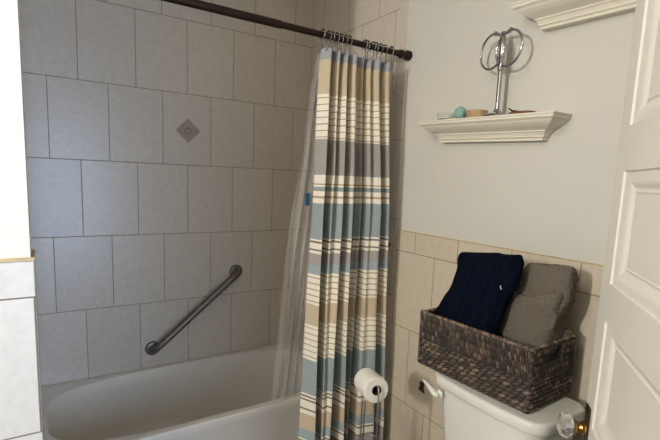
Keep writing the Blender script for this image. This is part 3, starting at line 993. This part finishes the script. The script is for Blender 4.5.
M_NAVY = knit_mat('navy_terry', (6, 12, 26), 14, 0.5, dirz=False, var=0.25)
M_GRAYT = knit_mat('grey_knit', (120, 113, 102), 60, 0.8, dirz=True, var=0.10)
bm = bmesh.new(); ul = bm.loops.layers.uv.new('UVMap')
cloth_slab(bm, ul, [(1.00, 0.83), (1.005, 0.95), (0.998, 1.04), (0.994, 1.12), (1.004, 1.184)], [(0.825, 0.83), (0.822, 0.92), (0.800, 1.02), (0.775, 1.12), (0.772, 1.210)],
           [1.112, 1.117, 1.140, 1.160, 1.175], [0.052, 0.056, 0.060, 0.058, 0.055], seed=1, ribs=0.008, ribn=3.5, crumple=0.007)
cloth_slab(bm, ul, [(1.036, 0.83), (1.044, 0.93), (1.048, 0.985), (1.038, 1.03), (1.024, 1.07), (1.016, 1.12), (1.034, 1.174)], [(0.86, 0.83), (0.86, 0.92), (0.85, 0.97), (0.84, 1.02), (0.83, 1.07), (0.81, 1.12), (0.80, 1.19)],
           [1.135, 1.135, 1.140, 1.155, 1.170, 1.190, 1.205], [0.050, 0.056, 0.058, 0.056, 0.052, 0.050, 0.048], seed=5, crumple=0.008)
tag(obj('navy_towel', bm, M_NAVY, sharp=180), 'navy blue ribbed towel standing folded in the left of the wicker basket', 'towel')
bm = bmesh.new(); ul = bm.loops.layers.uv.new('UVMap')
cloth_slab(bm, ul, [(0.845, 0.83), (0.845, 0.92), (0.838, 1.02), (0.822, 1.10), (0.812, 1.172)], [(0.690, 0.83), (0.684, 0.93), (0.672, 1.02), (0.656, 1.09), (0.656, 1.190)],
           [1.225, 1.225, 1.235, 1.245, 1.25], [0.090, 0.09, 0.085, 0.08, 0.07], seed=9, crumple=0.009, flat=3.4)
cloth_slab(bm, ul, [(0.80, 0.83), (0.80, 0.90), (0.79, 0.95), (0.78, 0.985)], [(0.665, 0.83), (0.664, 0.90), (0.662, 0.96), (0.672, 1.00)],
           [1.27, 1.27, 1.275, 1.28], [0.07, 0.07, 0.065, 0.06], seed=14, crumple=0.008, nt=24)
cloth_slab(bm, ul, [(0.86, 0.83), (0.858, 0.93), (0.850, 1.00), (0.835, 1.075)], [(0.69, 0.83), (0.684, 0.93), (0.672, 1.00), (0.668, 1.120)],
           [1.195, 1.195, 1.205, 1.216], [0.07, 0.07, 0.066, 0.066], seed=21, crumple=0.012, nt=34)
tag(obj('grey_towel', bm, M_GRAYT, sharp=180), 'grey textured knit towel folded in the right of the wicker basket', 'towel')
bm = bmesh.new(); tube(bm, [(1.124, 0.802, 1.119), (1.122, 0.804, 1.116), (1.123, 0.803, 1.111), (1.125, 0.801, 1.108)], 0.0011, 6)
tn = obj('loose_thread', bm, M_PAPER)
tn.parent = bpy.data.objects['navy_towel']
tn['label'] = 'short pale thread on the navy towel'

# ------------------------------------------------------------------ the door
LX, LY = 1.0315, 0.4842
e = Vector((0.782, 0.623, 0)).normalized()
nrm = Vector((-e.y, e.x, 0))
dr = thing('door', 'white panelled door standing open at the right', 'door', (LX, LY, 0), math.atan2(-e.y, -e.x))
dr['kind'] = 'thing'
# local frame: +x runs from the latch edge towards the hinges, local -y is the visible face normal
DW, DT, DH = 0.78, 0.036, 2.03
FN = -1.0   # sign so that local y*FN is the visible face; checked below
loc_y = Matrix.Rotation(math.atan2(-e.y, -e.x), 3, 'Z') @ Vector((0, 1, 0))
FN = 1.0 if loc_y.dot(nrm) > 0 else -1.0
panels = [(0.14, 0.50), (0.575, 0.815), (0.895, 1.137), (1.217, 1.449), (1.538, 1.80)]
SW = 0.062
bm = bmesh.new()
yf, yb = 0.0, -DT * FN


def quad(*p):
    bm.faces.new([bm.verts.new(q) for q in p])


def face_side(y0_, sgn):
    """one face of the door: stiles, rails and recessed moulded panels"""
    zs = [0.012] + [v for p in panels for v in p] + [DH]
    for i in range(0, len(zs) - 1, 2):
        quad((0, y0_, zs[i]), (DW, y0_, zs[i]), (DW, y0_, zs[i + 1]), (0, y0_, zs[i + 1]))
    for z0, z1 in panels:
        quad((0, y0_, z0), (SW, y0_, z0), (SW, y0_, z1), (0, y0_, z1))
        quad((DW - 0.1, y0_, z0), (DW, y0_, z0), (DW, y0_, z1), (DW - 0.1, y0_, z1))
        prof = [(0.0, 0.0), (0.003, -0.004), (0.010, -0.0045), (0.020, -0.007), (0.029, -0.012), (0.034, -0.0145), (0.038, -0.0145), (0.041, -0.012), (0.044, -0.0135)]
        rg = []
        for ins, dp in prof:
            rg.append([(SW + ins, y0_ + sgn * dp, z0 + ins), (DW - 0.1 - ins, y0_ + sgn * dp, z0 + ins), (DW - 0.1 - ins, y0_ + sgn * dp, z1 - ins), (SW + ins, y0_ + sgn * dp, z1 - ins)])
        V_ = [[bm.verts.new(p) for p in r] for r in rg]
        for a, b in zip(V_[:-1], V_[1:]):
            for i in range(4):
                bm.faces.new((a[i], a[(i + 1) % 4], b[(i + 1) % 4], b[i]))
        bm.faces.new(V_[-1])


face_side(0.0, FN)
face_side(yb, -FN)
for x in (0, DW):
    quad((x, yf, 0.012), (x, yb, 0.012), (x, yb, DH), (x, yf, DH))
for z in (0.012, DH):
    quad((0, yf, z), (DW, yf, z), (DW, yb, z), (0, yb, z))
bmesh.ops.remove_doubles(bm, verts=bm.verts, dist=0.0001)
obj('door_leaf', bm, M_DOOR, dr, sharp=25)
KZ, KX = 0.875, 0.026
bm = bmesh.new(); box(bm, 0.010, 0.046, min(0, 0.0035 * FN), max(0, 0.0035 * FN), KZ - 0.10, KZ + 0.055); obj('escutcheon', bm, M_DARK_BRASS, dr, bevel=0.0015)
mk = align((KX, 0.003 * FN, KZ), (0, FN, 0))
bm = bmesh.new(); lathe(bm, [(0.0001, 0), (0.016, 0), (0.016, 0.004), (0.010, 0.007), (0.008, 0.013), (0.011, 0.017), (0.017, 0.019), (0.018, 0.022), (0.014, 0.024), (0.0001, 0.024)], 28, mk)
kn = obj('door_knob', bm, M_BRASS, dr); kn['label'] = 'brass shank with faceted clear glass knob'
bm = bmesh.new(); lathe(bm, [(0.0001, 0.0242), (0.014, 0.0242), (0.0235, 0.029), (0.028, 0.037), (0.028, 0.043), (0.023, 0.052), (0.014, 0.056), (0.0001, 0.057)], 12, mk)
obj('glass_knob', bm, M_GLASS, kn, smooth=False)

# hinge side casing behind the door, doorway trim
bm = bmesh.new()
box(bm, -0.53, -0.45, -0.045, -0.012, 0, 2.14); box(bm, 0.48, 0.56, -0.045, -0.012, 0, 2.14); box(bm, -0.53, 0.56, -0.045, -0.012, 2.06, 2.14)
struct('trim_3', bm, M_DOOR, smooth=False)
# window in the hall
bm = bmesh.new()
for xa, xb, za, zb in ((-0.12, -0.09, 0.18, 1.92), (0.79, 0.82, 0.18, 1.92), (-0.12, 0.82, 0.18, 0.21), (-0.12, 0.82, 1.89, 1.92), (-0.12, 0.82, 1.03, 1.06)):
    box(bm, xa, xb, -1.575, -1.53, za, zb)
wn = struct('window_1', bm, M_WHITE_PAINT, smooth=False)
